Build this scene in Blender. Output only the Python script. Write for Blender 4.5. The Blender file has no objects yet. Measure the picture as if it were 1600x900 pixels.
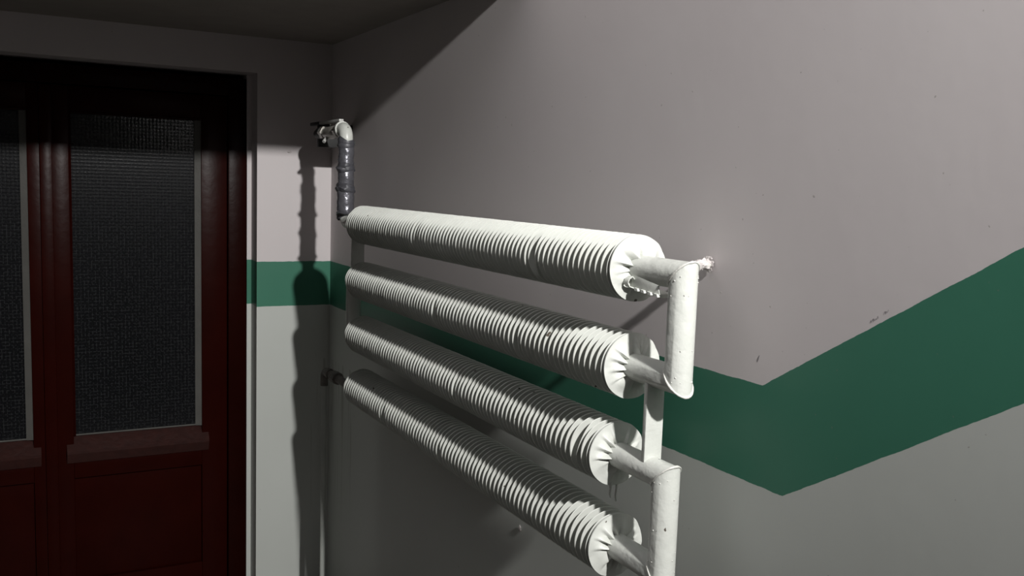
import bpy, bmesh, math, random
from mathutils import Vector, Matrix
random.seed(7)
sc = bpy.context.scene
C = sc.collection
ZO = 2.05                      # eye height above the lower landing; all "z" below are relative to it

# ------------------------------------------------------------------ camera
CX, CY, CZ = -1.3778, -4.4341, ZO
yaw, pitch, roll = 0.4954, 0.1097, 0.0333
fwd = Vector((math.sin(yaw)*math.cos(pitch), math.cos(yaw)*math.cos(pitch), -math.sin(pitch)))
r0 = Vector((math.cos(yaw), -math.sin(yaw), 0)); u0 = r0.cross(fwd)
rr = math.cos(roll)*r0 + math.sin(roll)*u0
uu = -math.sin(roll)*r0 + math.cos(roll)*u0
cam = bpy.data.cameras.new('camera'); camo = bpy.data.objects.new('camera', cam); C.objects.link(camo)
M = Matrix((rr, uu, -fwd)).transposed().to_4x4(); M.translation = (CX, CY, CZ)
camo.matrix_world = M
cam.sensor_width = 36; cam.lens = 36*1455.56/1600; cam.clip_start = .05
sc.camera = camo

# ------------------------------------------------------------------ world, lamp, exposure
w = bpy.data.worlds.new('stairwell'); sc.world = w; w.use_nodes = True
bg = w.node_tree.nodes['Background']; bg.inputs[0].default_value = (.85, .84, .86, 1); bg.inputs[1].default_value = .8
LAMP = Vector((-.45, -6.0, ZO+1.72))
ld = bpy.data.lights.new('stair_lamp', 'SPOT'); ld.energy = 1080; ld.shadow_soft_size = .065
ld.spot_size = math.radians(80); ld.spot_blend = 1.0; ld.color = (1, .985, .96)
lo = bpy.data.objects.new('stair_lamp', ld); C.objects.link(lo); lo.location = LAMP
lo.rotation_euler = (Vector((-.1, -1.0, ZO+.15)) - LAMP).to_track_quat('-Z', 'Y').to_euler()
vs = sc.view_settings
vs.view_transform = 'Standard'; vs.look = 'None'; vs.gamma = 1; vs.use_curve_mapping = False; vs.exposure = 0

# ------------------------------------------------------------------ materials
def mat(name):
    m = bpy.data.materials.new(name); m.use_nodes = True
    nt = m.node_tree; b = nt.nodes['Principled BSDF']
    return m, nt, b
def N(nt, t, **kw):
    n = nt.nodes.new(t)
    for k, v in kw.items(): setattr(n, k, v)
    return n
def math_(nt, op, a, b=None, c=None):
    n = N(nt, 'ShaderNodeMath', operation=op)
    for i, v in enumerate((a, b, c)):
        if v is None: continue
        if isinstance(v, (int, float)): n.inputs[i].default_value = v
        else: nt.links.new(v, n.inputs[i])
    return n.outputs[0]
def mixc(nt, f, a, b):
    n = N(nt, 'ShaderNodeMix', data_type='RGBA')
    for i, v in ((0, f), (6, a), (7, b)):
        if isinstance(v, (int, float)): n.inputs[i].default_value = v
        elif isinstance(v, tuple): n.inputs[i].default_value = (*v, 1)
        else: nt.links.new(v, n.inputs[i])
    return n.outputs[2]
def noise(nt, scale, detail=3, rough=.55, vec=None):
    n = N(nt, 'ShaderNodeTexNoise'); n.inputs['Scale'].default_value = scale
    n.inputs['Detail'].default_value = detail; n.inputs['Roughness'].default_value = rough
    if vec is None: vec = N(nt, 'ShaderNodeNewGeometry').outputs['Position']
    nt.links.new(vec, n.inputs['Vector'])
    return n.outputs['Fac']
def bump(nt, b, h, strength, dist):
    n = N(nt, 'ShaderNodeBump'); n.inputs['Strength'].default_value = strength; n.inputs['Distance'].default_value = dist
    nt.links.new(h, n.inputs['Height']); nt.links.new(n.outputs[0], b.inputs['Normal'])
def simple(name, col, rough=.5, metal=0., bscale=None, bdist=.001, var=.12, vscale=9., spec=.5, chips=None):
    m, nt, b = mat(name)
    f = noise(nt, vscale, 4)
    f = math_(nt, 'MULTIPLY_ADD', f, 1.6, -.3)
    c = mixc(nt, f, tuple(x*(1-var) for x in col), tuple(min(1, x*(1+var)) for x in col))
    if chips:
        ch = noise(nt, chips[0], 2)
        k = N(nt, 'ShaderNodeMapRange'); k.inputs[1].default_value = chips[1]; k.inputs[2].default_value = chips[1]+.015
        nt.links.new(ch, k.inputs[0])
        c = mixc(nt, k.outputs[0], c, chips[2])
    nt.links.new(c, b.inputs['Base Color'])
    b.inputs['Roughness'].default_value = rough; b.inputs['Metallic'].default_value = metal
    b.inputs['Specular IOR Level'].default_value = spec
    if bscale: bump(nt, b, noise(nt, bscale, 3), .6, bdist)
    return m

ZT, ZB = ZO-.3984, ZO-.6134          # green band, upper and lower edge on the level part
def wall_paint():
    m, nt, b = mat('stairwell_paint')
    pos = N(nt, 'ShaderNodeNewGeometry').outputs['Position']
    s = N(nt, 'ShaderNodeSeparateXYZ'); nt.links.new(pos, s.inputs[0])
    y, z = s.outputs[1], s.outputs[2]
    wob = math_(nt, 'MULTIPLY_ADD', noise(nt, 14, 2), .006, -.003)
    wob2 = math_(nt, 'MULTIPLY_ADD', noise(nt, 90, 2), .002, -.001)
    zz = math_(nt, 'ADD', math_(nt, 'ADD', z, wob), wob2)
    def edge(z0, yb, sl):
        r = math_(nt, 'MAXIMUM', math_(nt, 'MULTIPLY_ADD', y, -1.0, yb), 0.0)
        line = math_(nt, 'MULTIPLY_ADD', r, sl, z0)
        return math_(nt, 'GREATER_THAN', zz, line)
    up = edge(ZT, -3.0, .608); mid = edge(ZB, -3.077, .621)
    n1 = noise(nt, 1.6, 4); n2 = noise(nt, 26, 3)
    upper = mixc(nt, n1, (.565, .520, .525), (.625, .590, .590))
    green = mixc(nt, n1, (.036, .150, .098), (.050, .190, .126))
    lower = mixc(nt, n1, (.470, .490, .460), (.540, .560, .535))
    c = mixc(nt, mid, lower, green); c = mixc(nt, up, c, upper)
    # sparse specks and rust-brown runs below the return pipe in the corner
    sp = noise(nt, 70, 1)
    k = N(nt, 'ShaderNodeMapRange'); k.inputs[1].default_value = .775; k.inputs[2].default_value = .80
    nt.links.new(sp, k.inputs[0])
    c = mixc(nt, math_(nt, 'MULTIPLY', k.outputs[0], .5), c, (.20, .18, .16))
    mp = N(nt, 'ShaderNodeMapping'); mp.inputs['Scale'].default_value = (30, 30, 1.6)
    nt.links.new(pos, mp.inputs['Vector'])
    st = noise(nt, 1.0, 3, vec=mp.outputs[0])
    q = N(nt, 'ShaderNodeMapRange'); q.inputs[1].default_value = .52; q.inputs[2].default_value = .68
    nt.links.new(st, q.inputs[0])
    my = math_(nt, 'COMPARE', y, -.17, .19)
    mz = N(nt, 'ShaderNodeMapRange'); mz.inputs[1].default_value = ZO-1.7; mz.inputs[2].default_value = ZO-.93
    nt.links.new(z, mz.inputs[0])
    mz2 = math_(nt, 'LESS_THAN', z, ZO-.88)
    mx = math_(nt, 'GREATER_THAN', s.outputs[0], -.09)
    f = math_(nt, 'MULTIPLY', math_(nt, 'MULTIPLY', q.outputs[0], my), math_(nt, 'MULTIPLY', mz.outputs[0], mz2))
    f = math_(nt, 'MULTIPLY', math_(nt, 'MULTIPLY', f, mx), .55)
    c = mixc(nt, f, c, (.13, .11, .08))
    nt.links.new(c, b.inputs['Base Color'])
    ro = N(nt, 'ShaderNodeMapRange'); ro.inputs[3].default_value = .42; ro.inputs[4].default_value = .62
    nt.links.new(up, ro.inputs[0]); nt.links.new(ro.outputs[0], b.inputs['Roughness'])
    b.inputs['Specular IOR Level'].default_value = .35
    h = math_(nt, 'ADD', math_(nt, 'MULTIPLY', n2, .5), math_(nt, 'MULTIPLY', noise(nt, 5, 3), 1.2))
    bump(nt, b, h, .12, .003)
    return m
MW = wall_paint()
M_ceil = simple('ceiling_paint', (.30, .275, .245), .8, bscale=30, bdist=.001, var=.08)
M_floor = simple('terrazzo_floor', (.10, .09, .08), .5, bscale=60, var=.25, vscale=40)
M_step = simple('concrete_step', (.12, .11, .10), .6, bscale=50, var=.2, vscale=25)
M_rad = simple('white_radiator_enamel', (.59, .605, .568), .36, bscale=42, bdist=.0035, var=.07, vscale=18, chips=(38, .735, (.10, .085, .07)))
M_fin = simple('white_fin_enamel', (.58, .595, .558), .42, bscale=90, bdist=.0008, var=.07, vscale=14, chips=(34, .745, (.09, .075, .06)))
M_weld = simple('weld_bead_enamel', (.62, .62, .58), .3, bscale=160, bdist=.002, var=.1)
M_rust = simple('rusty_iron', (.16, .13, .105), .75, bscale=120, bdist=.002, var=.4, vscale=40)
M_dull = simple('dull_grey_iron', (.17, .155, .14), .7, bscale=120, bdist=.002, var=.4, vscale=40)
M_pipe = simple('wall_grey_pipe_paint', (.42, .44, .41), .5, bscale=60, var=.15)
M_plaster = simple('raw_plaster', (.52, .485, .475), .9, bscale=140, bdist=.006, var=.15, vscale=50)
M_wrap = simple('grey_foil_wrap', (.20, .20, .225), .27, .65, bscale=38, bdist=.006, var=.2, vscale=30)
M_tape = simple('dark_tape', (.07, .07, .08), .45, .1, bscale=60, bdist=.003, var=.2)
M_brass = simple('nickel_valve', (.40, .385, .35), .35, .3, bscale=50, var=.2, vscale=60)
M_lever = simple('steel_lever', (.50, .50, .48), .4, .0, bscale=60, var=.12)
M_black = simple('black_rubber', (.012, .012, .012), .6)
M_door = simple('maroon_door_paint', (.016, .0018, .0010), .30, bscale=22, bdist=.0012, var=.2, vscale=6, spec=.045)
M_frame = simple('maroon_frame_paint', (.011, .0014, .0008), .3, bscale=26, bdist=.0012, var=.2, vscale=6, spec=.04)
M_sill = simple('highlit_sill_paint', (.024, .006, .0045), .3, bscale=30, bdist=.002, var=.35, vscale=30, spec=.5)  # lighter than the door paint: the sill's highlight is put into the colour
M_bead_lit = simple('lit_bead_grey', (.07, .068, .062), .7, bscale=80, bdist=.002, var=.2)  # grey for the beads that catch light; brightness is in the colour
M_night = simple('painted_night_dark', (.012, .012, .014), .9)  # near-black colour stands in for darkness behind the glass
M_ink = simple('pencil_mark', (.16, .15, .16), .8)
def wired_glass():
    m, nt, b = mat('wired_glass')
    tc = N(nt, 'ShaderNodeTexCoord').outputs['Object']
    s = N(nt, 'ShaderNodeSeparateXYZ'); nt.links.new(tc, s.inputs[0])
    def line(o, wdt):
        fr = math_(nt, 'FRACT', math_(nt, 'MULTIPLY', o, 1/.0155))
        return math_(nt, 'LESS_THAN', math_(nt, 'ABSOLUTE', math_(nt, 'SUBTRACT', fr, .5)), wdt)
    wire = math_(nt, 'MAXIMUM', line(s.outputs[0], .09), line(s.outputs[2], .09))
    brk = math_(nt, 'GREATER_THAN', noise(nt, 95, 1), .50)
    wire = math_(nt, 'MULTIPLY', wire, brk)
    c = mixc(nt, wire, (.03, .031, .036), (.024, .025, .026))
    nt.links.new(c, b.inputs['Base Color'])
    nt.links.new(math_(nt, 'MULTIPLY_ADD', wire, -.8, .8), b.inputs['Transmission Weight'])
    b.inputs['Roughness'].default_value = .16; b.inputs['IOR'].default_value = 1.45
    b.inputs['Specular IOR Level'].default_value = .1
    def cell(o):
        fr = math_(nt, 'FRACT', math_(nt, 'MULTIPLY', o, 1/.0155))
        d = math_(nt, 'SUBTRACT', fr, .5)
        return math_(nt, 'MULTIPLY', d, d)
    h = math_(nt, 'ADD', cell(s.outputs[0]), cell(s.outputs[2]))
    bump(nt, b, math_(nt, 'ADD', h, math_(nt, 'MULTIPLY', noise(nt, 120, 2), .3)), .25, .003)
    return m
M_glass = wired_glass()

# ------------------------------------------------------------------ mesh helpers
class MB:
    def __init__(s): s.v = []; s.f = []
    def box(s, x0, x1, y0, y1, z0, z1):
        n = len(s.v)
        s.v += [(x0,y0,z0),(x1,y0,z0),(x1,y1,z0),(x0,y1,z0),(x0,y0,z1),(x1,y0,z1),(x1,y1,z1),(x0,y1,z1)]
        s.f += [tuple(n+i for i in q) for q in ((3,2,1,0),(4,5,6,7),(0,1,5,4),(1,2,6,5),(2,3,7,6),(3,0,4,7))]
        return s
    def prism(s, pts, axis, a, b):
        """closed 2-D outline extruded along an axis ('x': pts are (y,z); 'y': (x,z); 'z': (x,y))"""
        n = len(s.v); k = len(pts)
        for t in (a, b):
            for p, q in pts:
                s.v.append({'x': (t,p,q), 'y': (p,t,q), 'z': (p,q,t)}[axis])
        s.f += [tuple(n+i for i in range(k)), tuple(n+k+i for i in reversed(range(k)))]
        for i in range(k):
            j = (i+1) % k; s.f.append((n+i, n+k+i, n+k+j, n+j))
        return s
    def tube(s, path, r, n=24, caps=True, jit=0.):
        """pipe along a polyline with true mitred corners; r is a number or one radius per point"""
        P = [Vector(p) for p in path]; k = len(P)
        rad = [r]*k if isinstance(r, (int, float)) else list(r)
        D = [(P[i+1]-P[i]).normalized() for i in range(k-1)]
        a = Vector((1,0,0)) if abs(D[0].x) < .8 else Vector((0,0,1))
        u = (a - D[0]*a.dot(D[0])).normalized(); base = len(s.v)
        d = D[0]
        for i in range(k):
            if i > 0:
                q = D[i-1].rotation_difference(D[min(i, k-2)]) if i < k-1 else None
            din = D[max(i-1, 0)]; dout = D[min(i, k-2)]
            w_ = din.cross(u).normalized()
            nrm = (din+dout).normalized()
            for j in range(n):
                t = 2*math.pi*j/n
                o = (u*math.cos(t) + w_*math.sin(t))*(rad[i]*(1+random.uniform(-jit, jit)))
                o = o - din*(o.dot(nrm)/din.dot(nrm))
                s.v.append(tuple(P[i]+o))
            if 0 < i < k-1:
                u = (q @ u); u = (u - dout*u.dot(dout)).normalized()
        for i in range(k-1):
            for j in range(n):
                j2 = (j+1) % n
                s.f.append((base+i*n+j, base+i*n+j2, base+(i+1)*n+j2, base+(i+1)*n+j))
        if caps:
            s.f.append(tuple(base+j for j in reversed(range(n))))
            s.f.append(tuple(base+(k-1)*n+j for j in range(n)))
        return s
    def blob(s, c, r, seed=0, n=8, m=6, sq=(1,1,1), rough=.25):
        rnd = random.Random(seed); base = len(s.v); c = Vector(c)
        s.v.append(tuple(c+Vector((0,0,r*sq[2]))))
        for i in range(1, m):
            a = math.pi*i/m
            for j in range(n):
                b_ = 2*math.pi*j/n; k = r*(1+rnd.uniform(-rough, rough))
                s.v.append((c.x+k*sq[0]*math.sin(a)*math.cos(b_), c.y+k*sq[1]*math.sin(a)*math.sin(b_), c.z+k*sq[2]*math.cos(a)))
        s.v.append(tuple(c-Vector((0,0,r*sq[2])))); e = len(s.v)-1
        for j in range(n):
            j2 = (j+1) % n
            s.f.append((base, base+1+j, base+1+j2))
            for i in range(m-2):
                p = base+1+i*n; s.f.append((p+j, p+n+j, p+n+j2, p+j2))
            s.f.append((e, base+1+(m-2)*n+j2, base+1+(m-2)*n+j))
        return s
    def build(s, name, material, parent=None, smooth=35, bevel=0, origin=None):
        o0 = Vector(origin) if origin else Vector((0,0,0))
        me = bpy.data.meshes.new(name)
        me.from_pydata([tuple(Vector(v)-o0) for v in s.v], [], s.f)
        bm = bmesh.new(); bm.from_mesh(me); bmesh.ops.recalc_face_normals(bm, faces=bm.faces)
        if bevel:
            bmesh.ops.bevel(bm, geom=bm.edges[:], offset=bevel, segments=2, affect='EDGES', profile=.6)
        bm.to_mesh(me); bm.free()
        if smooth:
            for p in me.polygons: p.use_smooth = True
            me.set_sharp_from_angle(angle=math.radians(smooth))
        me.materials.append(material)
        o = bpy.data.objects.new(name, me); C.objects.link(o)
        o.location = o0
        if parent:
            o.parent = parent
            o.location = o0 - Vector(world_of(parent))
        return o
def world_of(o):
    v = Vector(o.location)
    while o.parent: o = o.parent; v += Vector(o.location)
    return v
def tag(o, label, cat=None, group=None, kind=None):
    o['label'] = label
    if cat: o['category'] = cat
    if group: o['group'] = group
    if kind: o['kind'] = kind
    return o
def thing(name, label, cat, loc, kind=None):
    o = bpy.data.objects.new(name, None); C.objects.link(o); o.location = loc; o.empty_display_size = .1
    return tag(o, label, cat, kind=kind)
Z = lambda z: ZO+z

# ------------------------------------------------------------------ the setting
XL, YR = -4.6, -8.6           # left wall, rear end of the upper hall
tag(MB().box(0, .2, YR, .2, 0, 5.4).build('wall_right', MW, smooth=0),
    'painted stairwell wall behind the radiator, green band bending upward', 'wall', kind='structure')
wb = MB()
wb.box(-.357, 0, 0, .2, 0, 5.4); wb.box(-2.09, -.357, 0, .2, Z(.4776), 5.4); wb.box(XL, -2.09, 0, .2, 0, 5.4)
wb.box(-.378, -.357, .115, .2, 0, Z(.4776)); wb.box(-2.09, -2.07, .115, .2, 0, Z(.4776))
tag(wb.build('wall_back', MW, smooth=0), 'end wall around the dark double door, green band beside it', 'wall', kind='structure')
tag(MB().box(XL-.2, XL, YR, .2, 0, 5.4).build('wall_left', MW, smooth=0), 'painted stairwell wall opposite the radiator', 'wall', kind='structure')
tag(MB().box(XL-.2, .2, YR-.2, YR, 0, 5.4).build('wall_rear', MW, smooth=0), 'painted end wall of the upper hall', 'wall', kind='structure')
tag(MB().box(XL, 0, -3.06, .2, -.15, 0).build('floor', M_floor, smooth=0), 'dark terrazzo floor of the lower landing by the door', 'floor', kind='structure')
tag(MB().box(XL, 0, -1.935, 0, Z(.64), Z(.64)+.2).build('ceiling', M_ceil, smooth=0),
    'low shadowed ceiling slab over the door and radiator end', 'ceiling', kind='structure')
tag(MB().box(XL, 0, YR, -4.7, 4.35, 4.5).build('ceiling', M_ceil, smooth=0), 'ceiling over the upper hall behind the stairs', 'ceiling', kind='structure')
st = thing('stair_flight', 'concrete stairs climbing along the wall from the lower landing', 'stairs', (-1.3, -3.06, 0), kind='structure')
for i in range(10):
    y1 = -3.06-.28*i
    MB().box(XL, 0, y1-.28, y1, 0, .17*(i+1)).build('step', M_step, st, smooth=0, origin=(-1.3, y1-.14, 0))
tag(MB().box(XL, 0, YR, -5.86, 1.5, 1.7).build('floor', M_floor, smooth=0), 'terrazzo floor of the upper hall', 'floor', kind='structure')
nv = MB(); nv.box(-2.4, 0, 1.0, 1.1, 0, 2.9); nv.box(-2.5, -2.4, .2, 1.1, 0, 2.9); nv.box(0, .1, .2, 1.1, 0, 2.9)  # added box, painted near-black so the panes look onto darkness
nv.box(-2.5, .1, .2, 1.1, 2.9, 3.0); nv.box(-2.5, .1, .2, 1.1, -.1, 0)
tag(nv.build('dark_backing_box', M_night, smooth=0), 'near-black box added behind the door glass to keep it dark', 'wall', kind='structure')

# ------------------------------------------------------------------ double door
FY = .125                                   # face of the frame
dr = thing('door_1', 'dark maroon double door with wired glass panes', 'door', (-1.225, .16, 0), kind='structure')
TOP = Z(.4776)
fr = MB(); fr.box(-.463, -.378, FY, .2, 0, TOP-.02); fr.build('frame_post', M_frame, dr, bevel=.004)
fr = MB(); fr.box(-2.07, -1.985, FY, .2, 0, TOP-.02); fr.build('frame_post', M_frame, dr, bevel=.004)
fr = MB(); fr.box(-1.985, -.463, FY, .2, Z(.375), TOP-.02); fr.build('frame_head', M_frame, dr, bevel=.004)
GB, GT = Z(-1.205), Z(.262)
LF, LB = .143, .188                          # leaf front and back
def leaf(xo, xm, meet):
    """xo outer edge, xm meeting edge"""
    sgn = 1 if xo > xm else -1
    go, gm = xo-sgn*.118, xm+sgn*.078        # glass opening
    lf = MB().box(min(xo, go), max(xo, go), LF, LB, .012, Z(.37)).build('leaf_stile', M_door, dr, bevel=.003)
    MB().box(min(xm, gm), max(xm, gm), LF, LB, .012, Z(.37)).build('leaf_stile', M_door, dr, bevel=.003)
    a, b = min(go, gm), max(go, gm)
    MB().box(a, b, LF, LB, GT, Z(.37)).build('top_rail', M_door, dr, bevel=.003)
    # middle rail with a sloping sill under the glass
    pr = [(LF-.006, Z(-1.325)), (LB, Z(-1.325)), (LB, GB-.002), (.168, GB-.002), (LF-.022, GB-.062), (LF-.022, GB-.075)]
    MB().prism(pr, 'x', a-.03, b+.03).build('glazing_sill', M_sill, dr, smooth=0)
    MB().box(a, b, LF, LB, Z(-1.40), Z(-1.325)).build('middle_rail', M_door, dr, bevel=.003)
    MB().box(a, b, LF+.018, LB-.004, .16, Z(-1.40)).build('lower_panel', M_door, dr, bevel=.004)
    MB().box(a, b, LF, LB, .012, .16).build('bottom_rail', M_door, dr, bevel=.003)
    pane = MB().box(a-.004, b+.004, .168, .173, GB-.004, GT+.004).build('pane', M_glass, dr, smooth=0, origin=((a+b)/2, .17, (GB+GT)/2))
    tag(pane, 'wired glass pane with a fine square grid')
    MB().prism([(b-.028, .160), (b, .150), (b, .168), (b-.028, .168)], 'z', GB, GT).build('glazing_bead', M_bead_lit, dr, smooth=0)  # right bead, painted lighter as the lit side
    MB().prism([(a, .152), (a+.010, .160), (a+.010, .168), (a, .168)], 'z', GB, GT).build('glazing_bead', M_door, dr, smooth=0)  # left bead in door colour, painted dimmer as the unlit side
    MB().box(a, b, .15, .168, GT-.010, GT).build('glazing_bead', M_door, dr, bevel=.002)
    MB().box(a, b, .160, .168, GB, GB+.007).build('glazing_bead', M_bead_lit, dr, bevel=.002)
leaf(-.466, -1.224, True)
leaf(-1.984, -1.232, False)
MB().box(-1.262, -1.212, LF-.012, LF, .02, Z(.365)).build('meeting_strip', M_door, dr, bevel=.004)

# ------------------------------------------------------------------ radiator
XR = -.152; R = .0753; RP = .0301  # radiator and pipe sizes and positions, here and below, scaled down about the camera
TZ = [-.1738, -.3950, -.6102, -.8250]
YN = [-2.7554, -2.7505, -2.7069, -2.7196]
YF = -.9226; YH = -2.9114; YH2 = -2.8881; PITCH = .0233
rad = thing('finned_tube_radiator', 'white radiator of four stacked finned tubes mounted along the wall', 'radiator', (XR, -1.84, Z(-1.0)))

def spiral_fin(z, yn, yf, seed, damage):
    rnd = random.Random(seed); mb = MB(); n = 56
    L = yf-yn; turns = L/PITCH; K = int(turns*n)
    prof = [(.028, -.0011), (.066, -.0015), (.0740, -.0019), (R, 0), (.0740, .0019), (.066, .0015), (.028, .0011)]
    k = len(prof)
    wob = [rnd.uniform(-1, 1) for _ in range(K//7+3)]
    wob2 = [rnd.uniform(-1, 1) for _ in range(K//5+3)]
    tj = [rnd.uniform(-1, 1) for _ in range(int(turns)+3)]
    sm = lambda a, i, s: a[i//s]*(1-(i % s)/s) + a[i//s+1]*((i % s)/s)
    for i in range(K+1):
        t = i/n; th = 2*math.pi*t
        dy = sm(wob, i, 7)*.0004 + (tj[int(t)]*(1-t % 1)+tj[int(t)+1]*(t % 1))*.0006
        dr_ = sm(wob2, i, 5)*.0004
        for (yd, amp, th0, wd) in damage:
            tt = (yd-yn)/PITCH
            if abs(t-tt) < 1.2:
                a = math.cos(min(math.pi/2, abs(((th-th0+math.pi) % (2*math.pi))-math.pi)/wd*math.pi/2))
                s_ = 1 if t > tt else -1
                dy += s_*amp*max(0, a)*(1.2-abs(t-tt))
                dr_ -= .004*max(0, a)*(1-abs(t-tt)/1.2)
        y = yn + PITCH*t + dy
        for (r, o) in prof:
            r2 = r + dr_*(r/R)
            mb.v.append((XR+r2*math.cos(th), y+o, Z(z)+r2*math.sin(th)))
    for i in range(K):
        for j in range(k-1):
            a = i*k+j; mb.f.append((a, a+1, a+k+1, a+k))
    return mb
def end_fin(z, y, seed, d):
    """last flange of the strip: gathered into pleats against the pipe; d = -1 faces the camera end"""
    rnd = random.Random(seed); mb = MB(); n = 144; np_ = 12
    rs = [.0296, .034, .040, .0465, .0545, .062, .069, .0735, R]
    ph = [rnd.uniform(.25, 1.35) for _ in range(np_+1)]; off = [rnd.uniform(-.16, .16) for _ in range(np_+1)]
    edge = [rnd.uniform(-1, 1) for _ in range(25)]
    for side in (1, 0):
        for q, r in enumerate(rs):
            for j in range(n):
                th = 2*math.pi*j/n; u = (j/n + .022*math.sin(2*math.pi*3*j/n+seed) + .012*math.sin(2*math.pi*5*j/n+2*seed))*np_ + .5; c = int(u) % np_
                uu_ = (u % 1)+off[c]*math.sin(math.pi*(u % 1))
                fall = max(0, 1-(r-.0296)/.036)**1.15
                saw = (uu_/.78 if uu_ < .78 else (1-uu_)/.22)
                h = .020*ph[c]*saw*fall
                e = edge[int(j/6)]*(1-(j % 6)/6)+edge[int(j/6)+1]*((j % 6)/6)
                dish = -.004*max(0, (r-.045)/(R-.045))
                rad_ = r*(1+.012*e*(q >= 6))
                yy = y + d*(h + dish + .0015*e*(q >= 5)) - d*(.003 if not side else 0)
                mb.v.append((XR+rad_*math.cos(th), yy, Z(z)+rad_*math.sin(th)))
    K = len(rs)
    for s_ in (0, 1):
        for q in range(K-1):
            for j in range(n):
                j2 = (j+1) % n; b = s_*K*n+q*n
                mb.f.append((b+j, b+j2, b+n+j2, b+n+j))
    for j in range(n):
        j2 = (j+1) % n; a = (K-1)*n; b = K*n+(K-1)*n
        mb.f.append((a+j, a+j2, b+j2, b+j)); mb.f.append((j, j2, K*n+j2, K*n+j))
    return mb
DMG = [[(-2.395, .009, math.pi, .9), (-1.63, .002, 2.9, .8)],
       [(-2.33, .003, 3.3, .7), (-1.80, .002, 3.2, .6)],
       [(-2.638, .008, 2.7, .7), (-1.97, .002, 2.9, .7)],
       [(-1.36, .009, 3.4, .9), (-1.86, .003, 3.4, .6)]]
tubes = []
for i in range(4):
    z, yn = TZ[i], YN[i]
    t = MB().tube([(XR, yn-.012, Z(z)), (XR, YF+.02, Z(z))], RP-.0006, 28).build('finned_tube', M_rad, rad, origin=(XR, yn, Z(z)))
    spiral_fin(z, yn+.006, YF-.004, 20+i, DMG[i]).build('spiral_fin', M_fin, t, smooth=50, origin=(XR, yn, Z(z)))
    tag(end_fin(z, yn, 40+i, -1).build('end_flange', M_fin, t, smooth=60, origin=(XR, yn, Z(z))), 'pleated round flange closing the fins')
    end_fin(z, YF, 60+i, 1).build('end_flange', M_fin, t, smooth=60, origin=(XR, YF, Z(z)))
    tubes.append(t)

def weld(path_pts, r, seed, parent):
    rnd = random.Random(seed)
    mb = MB(); mb.tube(path_pts, [r*rnd.uniform(.65, 1.3) for _ in path_pts], 8)
    return mb.build('weld_seam', M_weld, parent, smooth=60)
def mitre_ring(y, z, zs, rr_=RP, n=26, a0=0, a1=2*math.pi):
    """points round a 45 degree mitre between a pipe along y and one along z"""
    pts = []
    for k in range(n+1):
        th = a0+(a1-a0)*k/n
        dx, dv = (rr_+.0005)*math.cos(th), (rr_+.0005)*math.sin(th)
        pts.append((XR+dx, y+dv*(-zs), Z(z)+dv) if zs > 0 else (XR+dx, y+dv, Z(z)+dv))
    return pts
for (ia, ib, yh, sd) in ((0, 1, YH, 3), (2, 3, YH2, 4)):
    za, zb = TZ[ia], TZ[ib]
    p = MB().tube([(XR, YN[ia]-.006, Z(za)), (XR, yh, Z(za)), (XR, yh, Z(zb)), (XR, YN[ib]-.006, Z(zb))], RP, 40)
    h = p.build('header_pipe', M_rad, rad, smooth=30, origin=(XR, yh, Z(za)))
    tag(h, 'thick vertical pipe joining two tubes at the near end')
    weld(mitre_ring(yh, za, 1), .0026, sd, h)
    weld(mitre_ring(yh, zb, -1), .0026, sd+10, h)
    sp = MB(); rnd = random.Random(sd)
    for q in range(24):
        th = rnd.uniform(math.pi*.75, math.pi*1.75); zz = rnd.choice([za, zb])+rnd.gauss(0, .045)
        zz = min(za, max(zb, zz))
        sp.blob((XR+RP*math.cos(th), yh+RP*math.sin(th), Z(zz)), rnd.uniform(.0009, .0021), q, 6, 4)
    o = sp.build('weld_spatter', M_weld, h, smooth=60); o['kind'] = 'stuff'
# flat strap welded between the second and third tube, near end
MB().box(XR-.0233, XR+.0233, -2.839, -2.827, Z(TZ[2])+.02, Z(TZ[1])-.02).build('flat_strap', M_rad, rad, bevel=.002)
# far end: strap between tubes one and two, return pipe between two and three
MB().box(XR-.026, XR+.026, -.859, -.845, Z(TZ[1])+.02, Z(TZ[0])-.02).build('flat_strap', M_rad, rad, bevel=.002)
tag(MB().tube([(XR, YF+.008, Z(TZ[1])), (XR, -.808, Z(TZ[1])), (XR, -.808, Z(TZ[2])), (XR, YF+.008, Z(TZ[2]))], RP, 32).build('header_pipe', M_rad, rad, smooth=30),
    'vertical pipe joining the middle tubes at the far end')
# wall bracket behind the upper header, arm and plug of plaster
br = MB().tube([(XR+.012, -2.856, Z(-.170)), (XR+.06, -2.840, Z(-.165)), (-.006, -2.814, Z(-.160))], .0095, 14).build('wall_bracket', M_rad, rad)
MB().prism([(-2.84, Z(-.230)), (-2.84, Z(-.222)), (-2.757, Z(-.216)), (-2.757, Z(-.224))], 'x', XR-.004, XR+.035).build('bracket_arm', M_rad, br, bevel=.001)
pl = MB(); rnd = random.Random(5)
pl.blob((-.0155, -2.816, Z(-.160)), .0125, 50, 10, 7, (.85, 1, 1), .28)
for q in range(9):
    a_ = q*.7; pl.blob((-.0045, -2.813+.013*math.cos(a_)*rnd.uniform(.6, 1.3), Z(-.160)+.012*math.sin(a_)*rnd.uniform(.6, 1.3)), rnd.uniform(.004, .008), q+60, 7, 5, (.35, 1, .8), .3)
for q in range(5):
    pl.blob((-.026-.007*q, -2.819-.0032*q, Z(-.161)+rnd.gauss(0, .0015)), rnd.uniform(.0095, .0115), q+90, 8, 6, (1, 1, 1), .22)
o = pl.build('plaster_plug', M_plaster, br, smooth=25); tag(o, 'crumbling plaster round the bracket hole')
MB().tube([(XR, YF+.0, Z(TZ[3])), (XR, -.88, Z(TZ[3]))], RP-.001, 20).build('tube_stub', M_rad, rad)
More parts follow.
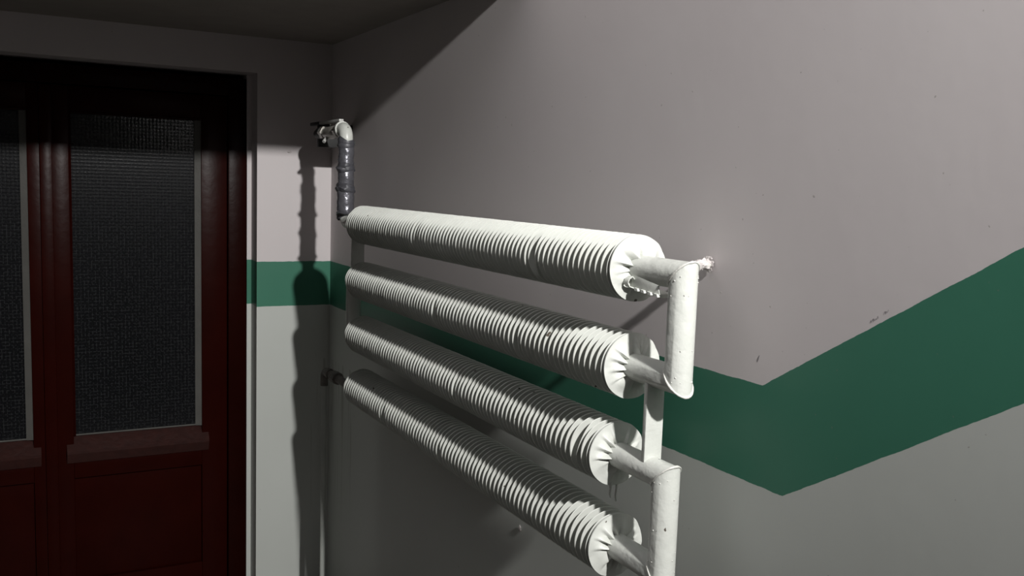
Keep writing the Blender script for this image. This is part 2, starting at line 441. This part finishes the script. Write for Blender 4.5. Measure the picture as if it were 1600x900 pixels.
MB().tube([(XR, YF+.0, Z(TZ[0])), (XR, -.808, Z(TZ[0]))], RP-.001, 20).build('tube_stub', M_rad, rad)

# torn strip end bent out of the top flange
def strip(pts, width, th, wdir):
    mb = MB(); wv = Vector(wdir).normalized()*width/2
    P = [Vector(p) for p in pts]
    for i, p in enumerate(P):
        d = (P[min(i+1, len(P)-1)]-P[max(i-1, 0)]).normalized(); nn = d.cross(wv).normalized()*th/2
        for a, b in ((-1,-1), (1,-1), (1,1), (-1,1)): mb.v.append(tuple(p+wv*a+nn*b))
    for i in range(len(P)-1):
        for j in range(4):
            j2 = (j+1) % 4; mb.f.append((i*4+j, i*4+j2, i*4+4+j2, i*4+4+j))
    mb.f += [(0,1,2,3), tuple(len(P)*4-4+j for j in (3,2,1,0))]
    return mb
tt = MB().prism([(-2.770, Z(-.184)), (-2.862, Z(-.199)), (-2.870, Z(-.219)), (-2.766, Z(-.213))], 'x', XR-.0275, XR-.0245).build('torn_fin_end', M_fin, tubes[0], bevel=.0008)
for q in range(4):
    yq = -2.784-.0235*q; zq = Z(-.2125)-.0014*q
    MB().prism([(yq, zq), (yq-.012, zq-.001), (yq-.015, zq-.007), (yq-.003, zq-.006)], 'x', XR-.033, XR-.0235).build('tooth', M_fin, tt, smooth=0)
strip([(XR-.026, -2.770, Z(-.196)), (XR-.034, -2.773, Z(-.189)), (XR-.042, -2.772, Z(-.194)), (XR-.044, -2.770, Z(-.203)), (XR-.038, -2.769, Z(-.211)), (XR-.027, -2.772, Z(-.215))], .016, .0022, (0, 1, 0)).build('curled_edge', M_fin, tt, smooth=50)
# paint runs hanging under the third tube
for q, (dx, L_) in enumerate(((-.012, .030), (.010, .044))):
    a = Vector((XR+dx, YN[2]+.006+.008*q, Z(TZ[2])-R*.985))
    MB().tube([a+Vector((0,0,.006)), a+Vector((.001,0,-L_*.3)), a+Vector((-.001,.001,-L_*.7)), a+Vector((.001,0,-L_))], [.0042, .0026, .003, .0016], 8).build('paint_drip', M_rad, tubes[2], smooth=60)

# ------------------------------------------------------------------ riser pipe with wrapped insulation
YR1 = -.687
ri = thing('riser_pipe', 'vertical pipe wrapped in grey foil rising from the top tube', 'pipe', (XR, YR1, Z(TZ[0])))
def arc(c, r, a0, a1, n, plane='yz'):
    return [(c[0], c[1]+r*math.cos(a0+(a1-a0)*i/n), c[2]+r*math.sin(a0+(a1-a0)*i/n)) for i in range(n+1)]
er = .045
low = [(XR, -.807, Z(TZ[0]))] + arc((XR, YR1-er, Z(TZ[0])+er), er, -math.pi/2, 0, 8) + [(XR, YR1, Z(-.09))]
MB().tube(low, .027, 20).build('elbow', M_rad, ri, smooth=50)
MB().tube([(XR, YR1, Z(-.12)), (XR, YR1, Z(.172))], .024, 20).build('pipe', M_rad, ri)
def sleeve(z0, z1, r, seed, dx=0):
    rnd = random.Random(seed); m_ = 9
    pts = [(XR+dx+rnd.uniform(-.0015, .0015), YR1+rnd.uniform(-.0015, .0015), Z(z0+(z1-z0)*i/m_)) for i in range(m_+1)]
    rs = [r*(1+rnd.uniform(-.02, .02)) for _ in pts]; rs[0] *= .985; rs[-1] *= .985
    return MB().tube(pts, rs, 26, jit=.006)
sleeve(-.142, -.036, .0355, 1).build('insulation_wrap', M_wrap, ri, smooth=60)
sleeve(-.042, .050, .0330, 2).build('insulation_wrap', M_wrap, ri, smooth=60)
sleeve(.044, .150, .0320, 3).build('insulation_wrap', M_wrap, ri, smooth=60)
for z0, z1, r, s_ in ((-.046, -.026, .0358, 4), (.036, .060, .0336, 5), (.134, .164, .0325, 6), (-.150, -.138, .0345, 7)):
    sleeve(z0, z1, r, s_).build('tape_band', M_tape, ri, smooth=60)
top = [(XR, YR1, Z(.15)), (XR, YR1, Z(.164))] + arc((XR, YR1+.04, Z(.169)), .04, math.pi, math.pi/2, 8) + [(XR, YR1+.062, Z(.209))]
MB().tube(top, .0275, 22).build('elbow', M_rad, ri, smooth=50)
MB().tube([(XR, YR1+.048, Z(.209)), (XR, YR1+.064, Z(.209))], .0325, 22).build('elbow_collar', M_rad, ri, smooth=40, bevel=0)

VZ = Z(.203)
va = thing('ball_valve', 'ball valve with flat steel lever above the wrapped pipe', 'valve', (XR, -.40, VZ))
MB().tube([(XR, -.622, VZ), (XR, -.585, VZ)], .020, 20).build('nipple', M_rad, va)
MB().tube([(XR, -.592, VZ), (XR, -.566, VZ)], .027, 6).build('hex_nut', M_brass, va, smooth=20)
MB().tube([(XR, -.566, VZ), (XR, -.545, VZ), (XR, -.50, VZ-.004), (XR, -.44, VZ-.004), (XR, -.40, VZ)], [.020, .025, .028, .026, .022], 24).build('valve_body', M_brass, va, smooth=50)
MB().tube([(XR, -.405, VZ), (XR, -.365, VZ)], .029, 6).build('hex_nut', M_brass, va, smooth=20)
MB().tube([(XR, -.365, VZ), (XR, -.335, VZ), (XR, -.28, VZ-.004)], [.027, .028, .020], 20).build('outlet_cap', M_black, va, smooth=40)
MB().tube([(XR, -.49, VZ+.026), (XR, -.49, VZ+.040)], .009, 14).build('stem', M_brass, va)
lv = MB().box(XR-.010, XR+.010, -.620, -.330, Z(.2400), Z(.2520)).build('lever', M_lever, va, bevel=.003)
MB().box(XR-.011, XR+.011, -.330, -.190, Z(.238), Z(.254)).build('lever_grip', M_black, lv, bevel=.005)
MB().tube([(XR-.012, -.47, VZ-.022), (XR-.034, -.485, VZ-.044)], .0075, 10).build('drain_cock', M_lever, va)
cl = MB().box(XR-.005, -.001, -.315, -.285, Z(.142), Z(.246)).build('wall_clip', M_black, va, bevel=.003)  # plate enlarged for the shadow it casts on the end wall

# ------------------------------------------------------------------ return pipe at the bottom tube
ZR = Z(-.852)
rp = thing('return_pipe', 'dull thin pipe turning down in the corner beside the lowest tube', 'pipe', (XR, -.6, ZR))
dn = .035
MB().tube([(XR, -.879, ZR), (XR, -.455, ZR)] + [(XR, -.455+dn*math.sin(a), ZR-dn+dn*math.cos(a)) for a in (.3, .6, .9, 1.2, 1.57)] + [(XR, -.42, ZR-.07)], .017, 18).build('elbow', M_dull, rp, smooth=50)
MB().tube([(XR, -.42, ZR-.06), (XR, -.42, .0)], .0115, 16).build('down_pipe', M_pipe, rp)
MB().tube([(XR, -.62, ZR), (XR, -.56, ZR)], .027, 8).build('union_nut', M_dull, rp, smooth=20)
MB().tube([(XR, -.515, ZR), (XR, -.482, ZR)], .022, 16).build('collar', M_dull, rp, smooth=30)

# ------------------------------------------------------------------ small marks on the walls
ch = MB().blob((-.004, -1.995, Z(-1.059)), .010, 3, 7, 5, (.3, .7, 1.2), .35)
tag(ch.build('wall_plug', M_plaster, smooth=25, origin=(-.004, -1.995, Z(-1.059))), 'tiny white plug sticking out of the wall below the radiator', 'wall plug')
ch = MB().blob((-.205, -.002, Z(.122)), .006, 4, 7, 5, (1.6, .6, .7), .4)
tag(ch.build('plaster_chip', M_plaster, smooth=25, origin=(-.205, -.002, Z(.122))), 'small raised plaster chip on the end wall beside the door', 'plaster chip')
ch = MB().blob((.001, -2.856, Z(-.220)), .003, 5, 7, 5, (.5, 1, 1), .4)
tag(ch.build('plaster_chip', M_plaster, smooth=25, origin=(-.001, -2.856, Z(-.22))), 'tiny pale chip on the wall below the bracket hole', 'plaster chip')
sc_ = MB().tube([(.0008, -2.981, Z(-.352)), (.0010, -2.983, Z(-.345)), (.0003, -2.986, Z(-.337))], [.0012, .0018, .0008], 6)
tag(sc_.build('scratch', M_ink, smooth=60, origin=(0, -2.983, Z(-.345))), 'short dark scratch on the wall above the band corner', 'scratch')
# illegible pencil scribble just above the rising band
wr = thing('pencil_scribble', 'tiny pencil handwriting above the rising green band', 'writing', (0, -3.284, Z(-.222)))
def word(y0, z0, seed, n, hgt, stp):
    rnd = random.Random(seed); pts = []
    for i in range(n):
        f_ = i*stp
        pts.append((.00015, y0-f_+rnd.uniform(-.001, .001), z0+f_*.6+(hgt if i % 2 else 0)*rnd.uniform(.4, 1.1)))
    return pts
MB().tube(word(-3.262, Z(-.229), 3, 11, .006, .0019), .0004, 5).build('word', M_ink, wr, smooth=0)
MB().tube(word(-3.291, Z(-.209), 8, 6, .006, .0020), .0004, 5).build('word', M_ink, wr, smooth=0)
